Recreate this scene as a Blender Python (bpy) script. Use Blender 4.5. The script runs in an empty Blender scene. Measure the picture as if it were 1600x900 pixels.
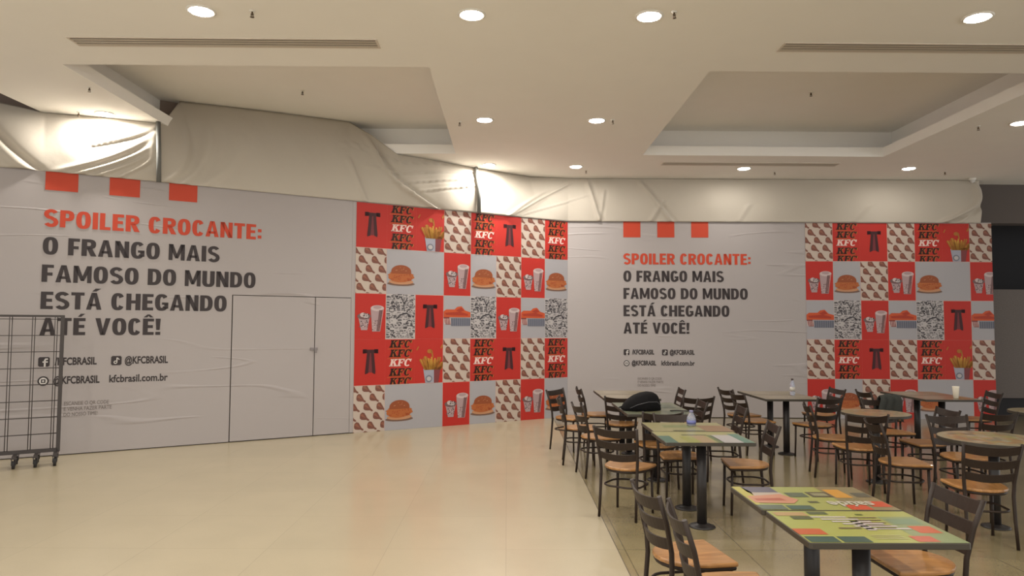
import bpy, bmesh, math, random
from mathutils import Vector, Matrix
random.seed(7)
PI = math.pi
sc = bpy.context.scene
C = sc.collection

# ------------------------------------------------------------------ camera, world, exposure
CAM_H = 1.7
PITCH, YAW, ROLL, FPX = 0.05152, 0.00638, 0.00544, 1096.4
cam_d = bpy.data.cameras.new('camera'); cam = bpy.data.objects.new('camera', cam_d); C.objects.link(cam)
_F = Vector((math.sin(YAW)*math.cos(PITCH), math.cos(YAW)*math.cos(PITCH), math.sin(PITCH)))
_R = Vector((math.cos(YAW), -math.sin(YAW), 0)); _U = _R.cross(_F)
_R2 = _R*math.cos(ROLL)+_U*math.sin(ROLL); _U2 = -_R*math.sin(ROLL)+_U*math.cos(ROLL)
m = Matrix((_R2, _U2, -_F)).transposed().to_4x4(); m.translation = (0, 0, CAM_H)
cam.matrix_world = m
cam_d.sensor_fit = 'HORIZONTAL'; cam_d.sensor_width = 36; cam_d.lens = FPX/1600*36
cam_d.clip_start = .05; cam_d.clip_end = 200
sc.camera = cam
sc.view_settings.view_transform = 'Standard'; sc.view_settings.look = 'None'
sc.view_settings.gamma = 1; sc.view_settings.use_curve_mapping = False
sc.view_settings.exposure = 0.3
w = bpy.data.worlds.new('world'); sc.world = w; w.use_nodes = True
w.node_tree.nodes['Background'].inputs[0].default_value = (1.0, .98, .95, 1)
w.node_tree.nodes['Background'].inputs[1].default_value = 1.65
LAMP_W = 26.0
LAMP_COL = (1.0, .96, .89)

# ------------------------------------------------------------------ layout of the place (metres)
CEIL = 4.43; LIP = .15; CEIL2 = 4.92
CX, CY = 1.114, 13.028              # corner where the two hoardings meet, on the floor
TH = .52748; PH = -.01487           # directions of the two hoardings
TW, TZ = .5061, .7246               # one picture tile
DL = Vector((math.cos(TH), math.sin(TH), 0)); NL = Vector((math.sin(TH), -math.cos(TH), 0))
DR = Vector((math.cos(PH), math.sin(PH), 0)); NR = Vector((math.sin(PH), -math.cos(PH), 0))
CORNER = Vector((CX, CY, 0))
def WL(x, z, off=0):   # left hoarding: x grows to the right, 0 at the corner
    return CORNER + DL*x + NL*off + Vector((0, 0, z))
def WR(x, z, off=0):
    return CORNER + DR*x + NR*off + Vector((0, 0, z))

# ------------------------------------------------------------------ materials
MATS = {}
def srgb(c):
    return tuple(((v/255)/12.92 if v/255 <= .04045 else ((v/255+.055)/1.055)**2.4) for v in c)
def mat(name, col, rough=.6, metal=0, noise=0, nscale=20, bump=0, bscale=None, spec=.5, coat=0, emit=0, ecol=None, stretch=(1,1,1)):
    if name in MATS: return MATS[name]
    mt = bpy.data.materials.new(name); mt.use_nodes = True
    nt = mt.node_tree; b = nt.nodes['Principled BSDF']
    c = srgb(col)
    b.inputs['Base Color'].default_value = (*c, 1); b.inputs['Roughness'].default_value = rough
    b.inputs['Metallic'].default_value = metal
    b.inputs['Specular IOR Level'].default_value = spec
    b.inputs['Coat Weight'].default_value = coat
    tc = nt.nodes.new('ShaderNodeTexCoord'); mp = nt.nodes.new('ShaderNodeMapping')
    nt.links.new(tc.outputs['Object'], mp.inputs[0]); mp.inputs['Scale'].default_value = stretch
    if noise:
        n = nt.nodes.new('ShaderNodeTexNoise'); n.inputs['Scale'].default_value = nscale; n.inputs['Detail'].default_value = 5
        nt.links.new(mp.outputs[0], n.inputs['Vector'])
        mx = nt.nodes.new('ShaderNodeMix'); mx.data_type = 'RGBA'
        mx.inputs[6].default_value = tuple(max(0, v*(1-noise)) for v in c)+(1,)
        mx.inputs[7].default_value = tuple(min(1, v*(1+noise)) for v in c)+(1,)
        nt.links.new(n.outputs[0], mx.inputs[0]); nt.links.new(mx.outputs[2], b.inputs['Base Color'])
    if bump:
        n2 = nt.nodes.new('ShaderNodeTexNoise'); n2.inputs['Scale'].default_value = bscale or nscale; n2.inputs['Detail'].default_value = 4
        nt.links.new(mp.outputs[0], n2.inputs['Vector'])
        bp = nt.nodes.new('ShaderNodeBump'); bp.inputs['Strength'].default_value = bump; bp.inputs['Distance'].default_value = .02
        nt.links.new(n2.outputs[0], bp.inputs['Height']); nt.links.new(bp.outputs[0], b.inputs['Normal'])
    if emit:
        b.inputs['Emission Color'].default_value = (*(ecol or (1, 1, 1)), 1); b.inputs['Emission Strength'].default_value = emit
    MATS[name] = mt; return mt

M_CEIL = mat('ceiling_paint', (240, 237, 232), .9, noise=.02, nscale=3, spec=.2)
M_DARKC = mat('dark_ceiling_void', (120, 108, 100), .95)
M_LAMP = mat('lamp_glass', (255, 250, 240), .4, emit=26, ecol=(1, .93, .82))
M_WHITE = mat('white_metal', (225, 222, 215), .45)
M_BRASS = mat('sprinkler_metal', (90, 75, 60), .35, metal=.6)
M_METAL = mat('dark_brown_metal', (40, 29, 22), .5, metal=0, spec=.3, noise=.15, nscale=30)
M_BLACKM = mat('black_metal', (38, 34, 33), .45, metal=.2)
M_EDGE = mat('table_edge', (52, 46, 36), .5)
M_RACK = mat('rack_metal', (58, 52, 50), .5, metal=.2)
M_RUB = mat('rubber', (30, 28, 28), .8)
M_SLOT = mat('slot_dark', (60, 52, 46), .9)

def floor_mat(name, col, tile, joint, jdark, rough, mottling, spk, coat):
    mt = bpy.data.materials.new(name); mt.use_nodes = True; nt = mt.node_tree; b = nt.nodes['Principled BSDF']
    c = srgb(col); tc = nt.nodes.new('ShaderNodeTexCoord')
    br = nt.nodes.new('ShaderNodeTexBrick'); nt.links.new(tc.outputs['Object'], br.inputs['Vector'])
    br.offset = 0; br.inputs['Scale'].default_value = 1; br.inputs['Brick Width'].default_value = tile; br.inputs['Row Height'].default_value = tile
    br.inputs['Mortar Size'].default_value = joint; br.inputs['Mortar Smooth'].default_value = .1; br.inputs['Bias'].default_value = 0
    br.inputs['Color1'].default_value = (*[v*.97 for v in c], 1); br.inputs['Color2'].default_value = (*[min(1, v*1.03) for v in c], 1)
    br.inputs['Mortar'].default_value = (*[v*jdark for v in c], 1)
    n = nt.nodes.new('ShaderNodeTexNoise'); n.inputs['Scale'].default_value = 2.2; n.inputs['Detail'].default_value = 6
    nt.links.new(tc.outputs['Object'], n.inputs['Vector'])
    n3 = nt.nodes.new('ShaderNodeTexNoise'); n3.inputs['Scale'].default_value = 90; n3.inputs['Detail'].default_value = 3
    nt.links.new(tc.outputs['Object'], n3.inputs['Vector'])
    def mul(src, noise, lo, hi, a=.3, z=.7):
        r = nt.nodes.new('ShaderNodeMapRange'); r.inputs['From Min'].default_value = a; r.inputs['From Max'].default_value = z
        r.inputs['To Min'].default_value = lo; r.inputs['To Max'].default_value = hi
        nt.links.new(noise.outputs[0], r.inputs[0])
        mx = nt.nodes.new('ShaderNodeMix'); mx.data_type = 'RGBA'; mx.blend_type = 'MULTIPLY'; mx.inputs[0].default_value = 1
        nt.links.new(src, mx.inputs[6]); nt.links.new(r.outputs[0], mx.inputs[7]); return mx.outputs[2]
    o = mul(br.outputs['Color'], n, 1-mottling, 1+mottling*.4)
    o = mul(o, n3, 1-spk, 1.0, .35, .5)
    nt.links.new(o, b.inputs['Base Color'])
    b.inputs['Roughness'].default_value = rough; b.inputs['Coat Weight'].default_value = coat; b.inputs['Coat Roughness'].default_value = .12
    b.inputs['Specular IOR Level'].default_value = .4
    return mt
M_FL1 = floor_mat('cream_polished_tile', (166, 154, 129), .9, .003, .84, .34, .05, .03, .3)
M_FL2 = floor_mat('greyish_speckled_tile', (141, 128, 97), .9, .005, .62, .22, .16, .14, .7)

def vinyl_mat(name, col, strength):
    mt = bpy.data.materials.new(name); mt.use_nodes = True; nt = mt.node_tree; b = nt.nodes['Principled BSDF']
    b.inputs['Base Color'].default_value = (*srgb(col), 1); b.inputs['Roughness'].default_value = .55; b.inputs['Specular IOR Level'].default_value = .3
    tc = nt.nodes.new('ShaderNodeTexCoord'); mp = nt.nodes.new('ShaderNodeMapping'); mp.inputs['Scale'].default_value = (.28, .28, 2.6); mp.inputs['Rotation'].default_value = (0, .12, 0)
    nt.links.new(tc.outputs['Object'], mp.inputs[0])
    n = nt.nodes.new('ShaderNodeTexNoise'); n.inputs['Scale'].default_value = 1.0; n.inputs['Detail'].default_value = 1.0; n.inputs['Distortion'].default_value = .0
    nt.links.new(mp.outputs[0], n.inputs['Vector'])
    # soft long creases where the stretched noise passes one level
    mth = nt.nodes.new('ShaderNodeMath'); mth.operation = 'SUBTRACT'; mth.inputs[1].default_value = .5
    nt.links.new(n.outputs[0], mth.inputs[0])
    pp = nt.nodes.new('ShaderNodeMath'); pp.operation = 'ABSOLUTE'
    nt.links.new(mth.outputs[0], pp.inputs[0])
    rmp = nt.nodes.new('ShaderNodeMapRange'); rmp.inputs['From Min'].default_value = 0; rmp.inputs['From Max'].default_value = .022
    rmp.inputs['To Min'].default_value = 1; rmp.inputs['To Max'].default_value = 0; rmp.interpolation_type = 'SMOOTHSTEP'
    nt.links.new(pp.outputs[0], rmp.inputs[0])
    n2 = nt.nodes.new('ShaderNodeTexNoise'); n2.inputs['Scale'].default_value = .9; nt.links.new(tc.outputs['Object'], n2.inputs['Vector'])
    r2 = nt.nodes.new('ShaderNodeMapRange'); r2.inputs['From Min'].default_value = .5; r2.inputs['From Max'].default_value = .68
    nt.links.new(n2.outputs[0], r2.inputs[0])
    m2 = nt.nodes.new('ShaderNodeMath'); m2.operation = 'MULTIPLY'; nt.links.new(rmp.outputs[0], m2.inputs[0]); nt.links.new(r2.outputs[0], m2.inputs[1])
    bp = nt.nodes.new('ShaderNodeBump'); bp.inputs['Strength'].default_value = strength; bp.inputs['Distance'].default_value = .03
    nt.links.new(m2.outputs[0], bp.inputs['Height']); nt.links.new(bp.outputs[0], b.inputs['Normal'])
    return mt
M_VINYL = vinyl_mat('white_vinyl', (158, 151, 149), .4)
M_DRAPE = mat('white_drape_fabric', (180, 172, 160), .9, bump=.25, bscale=5, spec=.1)
# print inks
INK = dict(
 red=(188, 44, 34), orange=(200, 70, 44), black=(58, 50, 52), plum=(66, 26, 30), plum2=(118, 46, 52),
 beige=(198, 182, 168), drum=(124, 78, 66), drum2=(150, 96, 76), grey=(172, 168, 172), bun=(150, 78, 44), patty=(182, 102, 54), patty2=(168, 78, 40),
 board=(120, 92, 78), bunlow=(196, 142, 104), cup=(176, 150, 152), cup2=(120, 92, 92), cup3=(206, 186, 184), straw=(220, 150, 144), fries=(206, 150, 62), fries2=(176, 112, 44),
 bucket=(164, 164, 176), bucket2=(126, 60, 62), basket=(120, 122, 134), basket2=(94, 96, 110), strip=(202, 84, 44), strip2=(170, 58, 36),
 newsw=(188, 182, 180), news=(66, 62, 66), kblack=(50, 16, 10), kgold=(190, 110, 44), kwhite=(240, 206, 196), seam=(222, 178, 166), white=(222, 216, 212))
for k, v in INK.items(): mat('ink_'+k, tuple(int(c_*.9) for c_ in v), .55, spec=.3)
def ink(k): return MATS['ink_'+k]

# ------------------------------------------------------------------ mesh helpers
def link(o, parent=None):
    C.objects.link(o)
    if parent is not None: o.parent = parent
    return o
def finish(name, bm, mats, parent=None, smooth=False, bevel=0):
    me = bpy.data.meshes.new(name); bm.to_mesh(me); bm.free()
    if not isinstance(mats, (list, tuple)): mats = [mats]
    for m_ in mats: me.materials.append(m_)
    if smooth:
        for p_ in me.polygons: p_.use_smooth = True
    o = bpy.data.objects.new(name, me); link(o, parent)
    if bevel:
        md = o.modifiers.new('bevel', 'BEVEL'); md.width = bevel; md.segments = 2; md.limit_method = 'ANGLE'; md.angle_limit = .7
    return o
def box(bm, x0, y0, z0, x1, y1, z1, mi=0, M=None):
    vs = [bm.verts.new((M @ Vector(p)) if M else p) for p in ((x0,y0,z0),(x1,y0,z0),(x1,y1,z0),(x0,y1,z0),(x0,y0,z1),(x1,y0,z1),(x1,y1,z1),(x0,y1,z1))]
    for f in ((3,2,1,0),(4,5,6,7),(0,1,5,4),(1,2,6,5),(2,3,7,6),(3,0,4,7)):
        fc = bm.faces.new([vs[i] for i in f]); fc.material_index = mi
def prism(bm, pts, z0, z1, mi=0, M=None):
    n = len(pts)
    a = [bm.verts.new((M @ Vector((x, y, z0))) if M else (x, y, z0)) for x, y in pts]
    b = [bm.verts.new((M @ Vector((x, y, z1))) if M else (x, y, z1)) for x, y in pts]
    for f in [list(reversed(a)), b]+[[a[i], a[(i+1) % n], b[(i+1) % n], b[i]] for i in range(n)]:
        fc = bm.faces.new(f); fc.material_index = mi
def tube(bm, path, r, n=8, mi=0, closed=False, cap=True, flat=None):
    path = [Vector(p) for p in path]; rings = []; up = Vector((0, 0, 1)); N = len(path)
    for i, p_ in enumerate(path):
        if closed: t = path[(i+1) % N]-path[i-1]
        else: t = path[min(i+1, N-1)]-path[max(i-1, 0)]
        t.normalize(); u = up if abs(t.z) < .95 else Vector((0, 1, 0))
        a = t.cross(u).normalized(); b = a.cross(t).normalized()
        rr = r[i] if isinstance(r, (list, tuple)) else r
        ra, rb = (rr, rr) if flat is None else (rr*flat[0], rr*flat[1])
        rings.append([bm.verts.new(p_+a*math.cos(2*PI*k/n)*ra+b*math.sin(2*PI*k/n)*rb) for k in range(n)])
    for i in range(N if closed else N-1):
        r0, r1 = rings[i], rings[(i+1) % N]
        for k in range(n):
            f = bm.faces.new((r0[k], r0[(k+1) % n], r1[(k+1) % n], r1[k])); f.material_index = mi; f.smooth = True
    if cap and not closed:
        for rg in (list(reversed(rings[0])), rings[-1]):
            f = bm.faces.new(rg); f.material_index = mi
def lathe(bm, prof, n=24, mi=0, c=(0, 0, 0)):
    rings = []
    for r, z in prof:
        rings.append([bm.verts.new((c[0]+max(r, 1e-4)*math.cos(2*PI*k/n), c[1]+max(r, 1e-4)*math.sin(2*PI*k/n), c[2]+z)) for k in range(n)])
    for i in range(len(rings)-1):
        for k in range(n):
            f = bm.faces.new((rings[i][k], rings[i][(k+1) % n], rings[i+1][(k+1) % n], rings[i+1][k])); f.material_index = mi; f.smooth = True
    f = bm.faces.new(list(reversed(rings[0]))); f.material_index = mi
    f = bm.faces.new(rings[-1]); f.material_index = mi
def thing(name, label, cat, loc=(0, 0, 0), rz=0, group=None):
    o = bpy.data.objects.new(name, None); C.objects.link(o); o.location = loc; o.rotation_euler = (0, 0, rz)
    o.empty_display_size = .1
    tag(o, label, cat, group); return o
def tag(o, label, cat, group=None):
    o['label'] = label; o['category'] = cat
    if group: o['group'] = group
    return o
def structure(o, label=None):
    o['kind'] = 'structure'
    if label: o['label'] = label
    return o
def copy_tree(o, parent=None):
    c = o.copy(); C.objects.link(c)
    if parent is not None: c.parent = parent
    for ch in o.children: copy_tree(ch, c)
    return c

# ================================================================== STRUCTURE
# floors
FX = .845
bm = bmesh.new(); box(bm, -14, -9, -.1, FX-.003, 15, 0); structure(finish('floor', bm, M_FL1), 'cream polished tile floor of the mall hall')
bm = bmesh.new(); box(bm, FX+.003, -9, -.1, 18, 20, 0); structure(finish('floor', bm, M_FL2), 'greyer speckled tile floor under the tables')
bm = bmesh.new(); box(bm, FX-.003, -9, -.1, FX+.003, 15, .0004); structure(finish('trim_1', bm, mat('joint', (70, 60, 48), .7)), 'thin dark joint between the two floors')
# ceiling: lower slab with two openings, coves and the raised ceilings over them
C1 = (-4.74, 7.35, -.848, 11.156); C2 = (2.161, 7.40, 6.048, 11.156)
bm = bmesh.new()
def slab(x0, y0, x1, y1): box(bm, x0, y0, CEIL, x1, y1, CEIL+LIP)
XL, XR, YB, YF = -6.09, 18, -9, 15.5
slab(XL, YB, XR, 7.35); slab(XL, 11.156, XR, YF)
slab(XL, 7.35, C1[0], 11.156); slab(C1[2], 7.35, C2[0], 11.156); slab(C2[2], 7.35, XR, 11.156); slab(C2[0], 7.35, C2[2], 7.40)
def cove(c):
    s = .32; x0, y0, x1, y1 = c[0]-s, c[1]-s, c[2]+s, c[3]+s; t = .03; z0 = CEIL+LIP-.002
    box(bm, x0-t, y0-t, CEIL2, x1+t, y1+t, CEIL2+t)
    box(bm, x0-t, y0-t, z0, x0, y1+t, CEIL2); box(bm, x1, y0-t, z0, x1+t, y1+t, CEIL2)
    box(bm, x0, y0-t, z0, x1, y0, CEIL2); box(bm, x0, y1, z0, x1, y1+t, CEIL2)
cove(C1); cove(C2)
structure(finish('ceiling', bm, M_CEIL), 'white suspended ceiling with two recessed coffers')
bm = bmesh.new(); box(bm, -14, -9, 5.3, -5.9, 15.5, 5.4); box(bm, XL+.17, -9, CEIL+LIP, XL+.2, 15.5, 5.3)
structure(finish('ceiling', bm, M_DARKC), 'dark higher ceiling beyond the left edge')
# hoarding backing panels
HZ = 3.66
bm = bmesh.new()
def wbox(bm, W, x0, x1, z0, z1, o0, o1, mi=0):
    q = [W(x, z, o) for z in (z0, z1) for (x, o) in ((x0, o1), (x1, o1), (x1, o0), (x0, o0))]
    vs = [bm.verts.new(p) for p in q]
    for f in ((3,2,1,0),(4,5,6,7),(0,1,5,4),(1,2,6,5),(2,3,7,6),(3,0,4,7)):
        fc = bm.faces.new([vs[i] for i in f]); fc.material_index = mi
M_BACK = mat('hoarding_board', (70, 62, 56), .9)
wbox(bm, WL, -12.5, .02, 0, HZ-.02, -.08, -.028); wbox(bm, WL, -12.5, .4, HZ-.02, 5.3, -.6, -.55, 1)
structure(finish('wall_left', bm, [M_BACK, mat('upper_wall_paint', (150, 134, 124), .9)]), 'board wall behind the left banner')
bm = bmesh.new(); wbox(bm, WR, -.02, 7.87, 0, HZ-.02, -.08, -.028); wbox(bm, WR, -.4, 8.2, HZ-.02, 4.6, -.5, -.45)
structure(finish('wall_back', bm, M_BACK), 'board wall behind the right banner')
# dark shop front to the right of the right banner
bm = bmesh.new()
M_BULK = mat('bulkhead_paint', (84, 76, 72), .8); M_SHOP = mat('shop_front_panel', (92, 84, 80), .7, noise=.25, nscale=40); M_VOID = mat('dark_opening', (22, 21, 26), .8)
box(bm, 8.7, 13.3, 3.68, 18, 13.6, CEIL, 0)
box(bm, 7.9, 15.2, 0, 18, 15.3, CEIL, 1)
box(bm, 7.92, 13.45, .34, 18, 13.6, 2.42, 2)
box(bm, 7.92, 13.5, 0.0, 18, 13.6, .34, 1)
structure(finish('wall_right', bm, [M_BULK, M_VOID, M_SHOP]), 'dark unlit shop front beyond the right banner')

# ================================================================== BANNERS
def shape(bm, W, polys, z0=0):
    """polys: list of (points in wall metres, ink index, layer)"""
    for pts, mi, lay in polys:
        if len(pts) < 3: continue
        vs = [bm.verts.new(W(x, z, .003+lay*.0016)) for x, z in pts]
        try:
            f = bm.faces.new(vs); f.material_index = mi
            f.normal_update()
        except ValueError: pass
# --- heavy condensed lettering
SV, SH = .212, .18
def arc(cx, cy, rx, ry, tx, ty, a0, a1, n=14, e=2.5):
    out = []
    def P(rx, ry, a):
        c, s = math.cos(a), math.sin(a)
        return (cx+rx*math.copysign(abs(c)**(2/e), c), cy+ry*math.copysign(abs(s)**(2/e), s))
    for i in range(n):
        a, b = math.radians(a0+(a1-a0)*i/n), math.radians(a0+(a1-a0)*(i+1)/n)
        out.append([P(rx, ry, a), P(rx, ry, b), P(rx-tx, ry-ty, b), P(rx-tx, ry-ty, a)])
    return out
def bx2(x0, y0, x1, y1): return [[(x0, y0), (x1, y0), (x1, y1), (x0, y1)]]
def stroke(pts, wd):
    out = []
    L, R = [], []
    for i, (x, y) in enumerate(pts):
        a = pts[max(0, i-1)]; b = pts[min(len(pts)-1, i+1)]
        dx, dy = b[0]-a[0], b[1]-a[1]; l = math.hypot(dx, dy) or 1; nx, ny = -dy/l, dx/l
        wv = wd[i] if isinstance(wd, list) else wd
        L.append((x+nx*wv/2, y+ny*wv/2)); R.append((x-nx*wv/2, y-ny*wv/2))
    for i in range(len(pts)-1): out.append([L[i], L[i+1], R[i+1], R[i]])
    return out
def glyph(ch):
    v, h = SV, SH
    W_ = dict(I=.212, M=.78, N=.58, O=.58, C=.54, G=.58, D=.58, U=.57, S=.54, R=.58, P=.55, A=.66, V=.64, T=.52, E=.47, F=.45, L=.44, H=.6).get(ch, .5)
    g = []
    if ch == 'I': g = bx2(0, 0, v, 1)
    elif ch == 'L': g = bx2(0, 0, v, 1)+bx2(v, 0, W_, h)
    elif ch == 'E': g = bx2(0, 0, v, 1)+bx2(v, 0, W_, h)+bx2(v, 1-h, W_, 1)+bx2(v, .5-h/2+.01, W_-.04, .5+h/2+.01)
    elif ch == 'F': g = bx2(0, 0, v, 1)+bx2(v, 1-h, W_, 1)+bx2(v, .46-h/2, W_-.04, .46+h/2)
    elif ch == 'H': g = bx2(0, 0, v, 1)+bx2(W_-v, 0, W_, 1)+bx2(v, .5-h/2, W_-v, .5+h/2)
    elif ch == 'T': g = bx2(W_/2-v/2, 0, W_/2+v/2, 1-h)+bx2(0, 1-h, W_, 1)
    elif ch == 'O': g = arc(W_/2, .5, W_/2, .515, v, h, 0, 360, 32)
    elif ch == 'C': g = arc(W_/2, .5, W_/2, .515, v, h, 32, 328, 28)
    elif ch == 'G': g = arc(W_/2, .5, W_/2, .515, v, h, 38, 322, 28)+bx2(W_*.52, .36, W_, .5)+bx2(W_-v*.85, .12, W_, .42)
    elif ch == 'D': g = bx2(0, 0, v, 1)+arc(.24, .5, W_-.24, .5, v, h, -90, 90, 18)+bx2(v, 0, .25, h)+bx2(v, 1-h, .25, 1)
    elif ch == 'P': g = bx2(0, 0, v, 1)+arc(.28, .69, W_-.28, .31, v*.95, h, -90, 90, 14)+bx2(v, 1-h, .29, 1)+bx2(v, .38, .29, .38+h)
    elif ch == 'R': g = bx2(0, 0, v, 1)+arc(.28, .71, W_-.29, .29, v*.95, h, -90, 90, 14)+bx2(v, 1-h, .29, 1)+bx2(v, .42, .29, .42+h)+[[(.2, .48), (.4, .5), (W_+.02, 0), (W_-.21, 0)]]
    elif ch == 'U': g = bx2(0, .3, v, 1)+bx2(W_-v, .3, W_, 1)+arc(W_/2, .32, W_/2, .335, v, h, 180, 360, 16)
    elif ch == 'A': g = [[(0, 0), (v*.98, 0), (.37, 1), (.22, 1)], [(W_-v*.98, 0), (W_, 0), (.44, 1), (.29, 1)]]+bx2(.16, .2, .5, .35)
    elif ch == 'V': g = [[(0, 1), (v, 1), (.38, 0), (.22, 0)], [(W_-v, 1), (W_, 1), (.42, 0), (.26, 0)]]
    elif ch == 'N': g = bx2(0, 0, v*.92, 1)+bx2(W_-v*.92, 0, W_, 1)+[[(0, 1), (.2, 1), (W_, 0), (W_-.2, 0)]]
    elif ch == 'M': g = bx2(0, 0, v*.9, 1)+bx2(W_-v*.9, 0, W_, 1)+[[(0, 1), (.21, 1), (.47, .12), (.32, .12)], [(W_, 1), (W_-.21, 1), (W_-.47, .12), (W_-.32, .12)]]
    elif ch == 'S':
        pts = []
        for k in range(13):
            a = math.radians(25+(270-25)*k/12); pts.append((.275+.185*math.cos(a)*1.0, .725+.2*math.sin(a)))
        for k in range(1, 13):
            a = math.radians(90-(245)*k/12); pts.append((.275+.19*math.cos(a), .275+.25*math.sin(a)*.82+.0))
        pts[12] = (.275, .52)
        g = stroke(pts, SV*.88)
    elif ch == '!': g = [[(.03, .3), (.18, .3), (.215, 1), (-.005, 1)]]+bx2(0, 0, .21, .19); W_ = .21
    elif ch == ':': g = bx2(.02, .08, .2, .28)+bx2(.02, .5, .2, .7); W_ = .22
    elif ch == ' ': W_ = .26
    k_ = dict(M=.92, A=.93, V=.96).get(ch, 1)
    if k_ != 1: g = [[(x*k_, y) for x, y in q] for q in g]; W_ *= k_
    return g, W_
ACC = {'Á': ('A', 'a'), 'É': ('E', 'a'), 'Ê': ('E', 'c')}
def text_polys(s, x0, z0, capw, caph, mi, lay, width=None):
    gl = []; x = 0; gap = .075
    for ch in s:
        base, ac = ACC.get(ch, (ch, None))
        g, wd = glyph(base); g = [[(px+x, py) for px, py in q] for q in g]
        if ac == 'a': g += [[(x+wd*.35, 1.07), (x+wd*.62, 1.07), (x+wd*.95, 1.25), (x+wd*.58, 1.25)]]
        if ac == 'c': g += [[(x+.02, 1.07), (x+.18, 1.07), (x+wd/2+.05, 1.25), (x+wd/2-.05, 1.25)], [(x+wd-.02, 1.07), (x+wd-.18, 1.07), (x+wd/2-.05, 1.25), (x+wd/2+.05, 1.25)]]
        gl += g; x += wd+gap
    x -= gap
    sx = (width/x) if width else capw
    return [([(x0+px*sx, z0+py*caph) for px, py in q], mi, lay) for q in gl]
def line_width(s):
    return sum(glyph(ACC.get(c, (c, 0))[0])[1]+.075 for c in s)-.075

def font_text(name, W, s, x0, z0, size, material, parent, lay=1, width=None, bold=.0, mirror=False):
    cu = bpy.data.curves.new('tmp_text', 'FONT'); cu.body = s; cu.size = size; cu.offset = bold; cu.resolution_u = 3
    to = bpy.data.objects.new('tmp_text', cu); C.objects.link(to)
    dg = bpy.context.evaluated_depsgraph_get(); me = bpy.data.meshes.new_from_object(to.evaluated_get(dg))
    bpy.data.objects.remove(to)
    xs = [v.co.x for v in me.vertices]; lo, hi = min(xs), max(xs)
    sx = (width/(hi-lo)) if width else 1
    for v in me.vertices:
        v.co = W(x0+(v.co.x-lo)*sx, z0+v.co.y, .003+lay*.0016)
    me.materials.clear(); me.materials.append(material); me.name = name
    o = bpy.data.objects.new(name, me); link(o, parent); return o

# --- tile artwork; tile coords u 0..1 (left-right), v 0..1 (bottom-top)
def ell(cx, cy, rx, ry, n=18, a0=0, a1=360):
    return [(cx+rx*math.cos(math.radians(a0+(a1-a0)*i/n)), cy+ry*math.sin(math.radians(a0+(a1-a0)*i/n))) for i in range(n if a1-a0 == 360 else n+1)]
def drum(cx, cy, s, k):
    a = TW/TZ; P = []
    body = [(-1, .1), (-.9, .6), (-.45, .95), (.1, .8), (.45, .3), (.8, -.25), (1.25, -.55), (1.35, -.8), (1.0, -.85), (.6, -.62), (0, -.62), (-.6, -.55), (-.95, -.3)]
    P.append(([(cx+x*s, cy+y*s*a*1.15) for x, y in body], 'drum', 1))
    P.append(([(cx+x*s*.5-.3*s, cy+y*s*a*.5+.22*s*a) for x, y in body[:9]], 'drum2', 2))
    return P
def kfc_word(u0, v0, wd, hh, shadow, col):
    sh = .22
    def T(pts, dx=0, dy=0): return [(u0+wd*(x+sh*y+dx)/2.75, v0+hh*(y+dy)) for x, y in pts]
    K = [[(.1, 0), (.38, 0), (.38, 1), (.1, 1)], [(0, 0), (.48, 0), (.48, .14), (0, .14)], [(0, .86), (.48, .86), (.48, 1), (0, 1)],
         [(.34, .42), (.34, .6), (.6, .9), (.84, .9)], [(.4, .56), (.6, .66), (.98, .05), (.66, .05)], [(.55, 0), (1.02, 0), (1.02, .13), (.55, .13)], [(.52, .87), (.92, .87), (.92, 1), (.52, 1)]]
    Fg = [[(1.1, 0), (1.38, 0), (1.38, 1), (1.1, 1)], [(1.0, 0), (1.5, 0), (1.5, .14), (1.0, .14)], [(1.0, .86), (1.85, .86), (1.85, 1), (1.0, 1)], [(1.7, .66), (1.85, .66), (1.85, .9), (1.72, .9)], [(1.38, .44), (1.62, .44), (1.62, .58), (1.38, .58)], [(1.55, .36), (1.65, .36), (1.65, .66), (1.55, .66)]]
    Cg = arc(2.32, .5, .43, .53, .27, .13, 40, 318, 18, 2.1)+[[(2.58, .62), (2.72, .62), (2.75, 1), (2.62, 1)]]
    P = []
    for q in K+Fg+Cg:
        if shadow: P.append((T(q, .09, -.04), 'kgold', 2))
        P.append((T(q), col, 3))
    return P
def clip(poly, lo, hi):
    for ax, lim, sg in ((0, lo[0], 1), (0, hi[0], -1), (1, lo[1], 1), (1, hi[1], -1)):
        out = []
        for i in range(len(poly)):
            a, b = poly[i-1], poly[i]; da, db = (a[ax]-lim)*sg, (b[ax]-lim)*sg
            if da >= 0 and db >= 0: out.append(b)
            elif da >= 0 > db or db >= 0 > da:
                t = da/(da-db); q = (a[0]+(b[0]-a[0])*t, a[1]+(b[1]-a[1])*t)
                out.append(q)
                if db >= 0: out.append(b)
        poly = out
        if len(poly) < 3: return []
    return poly
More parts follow.
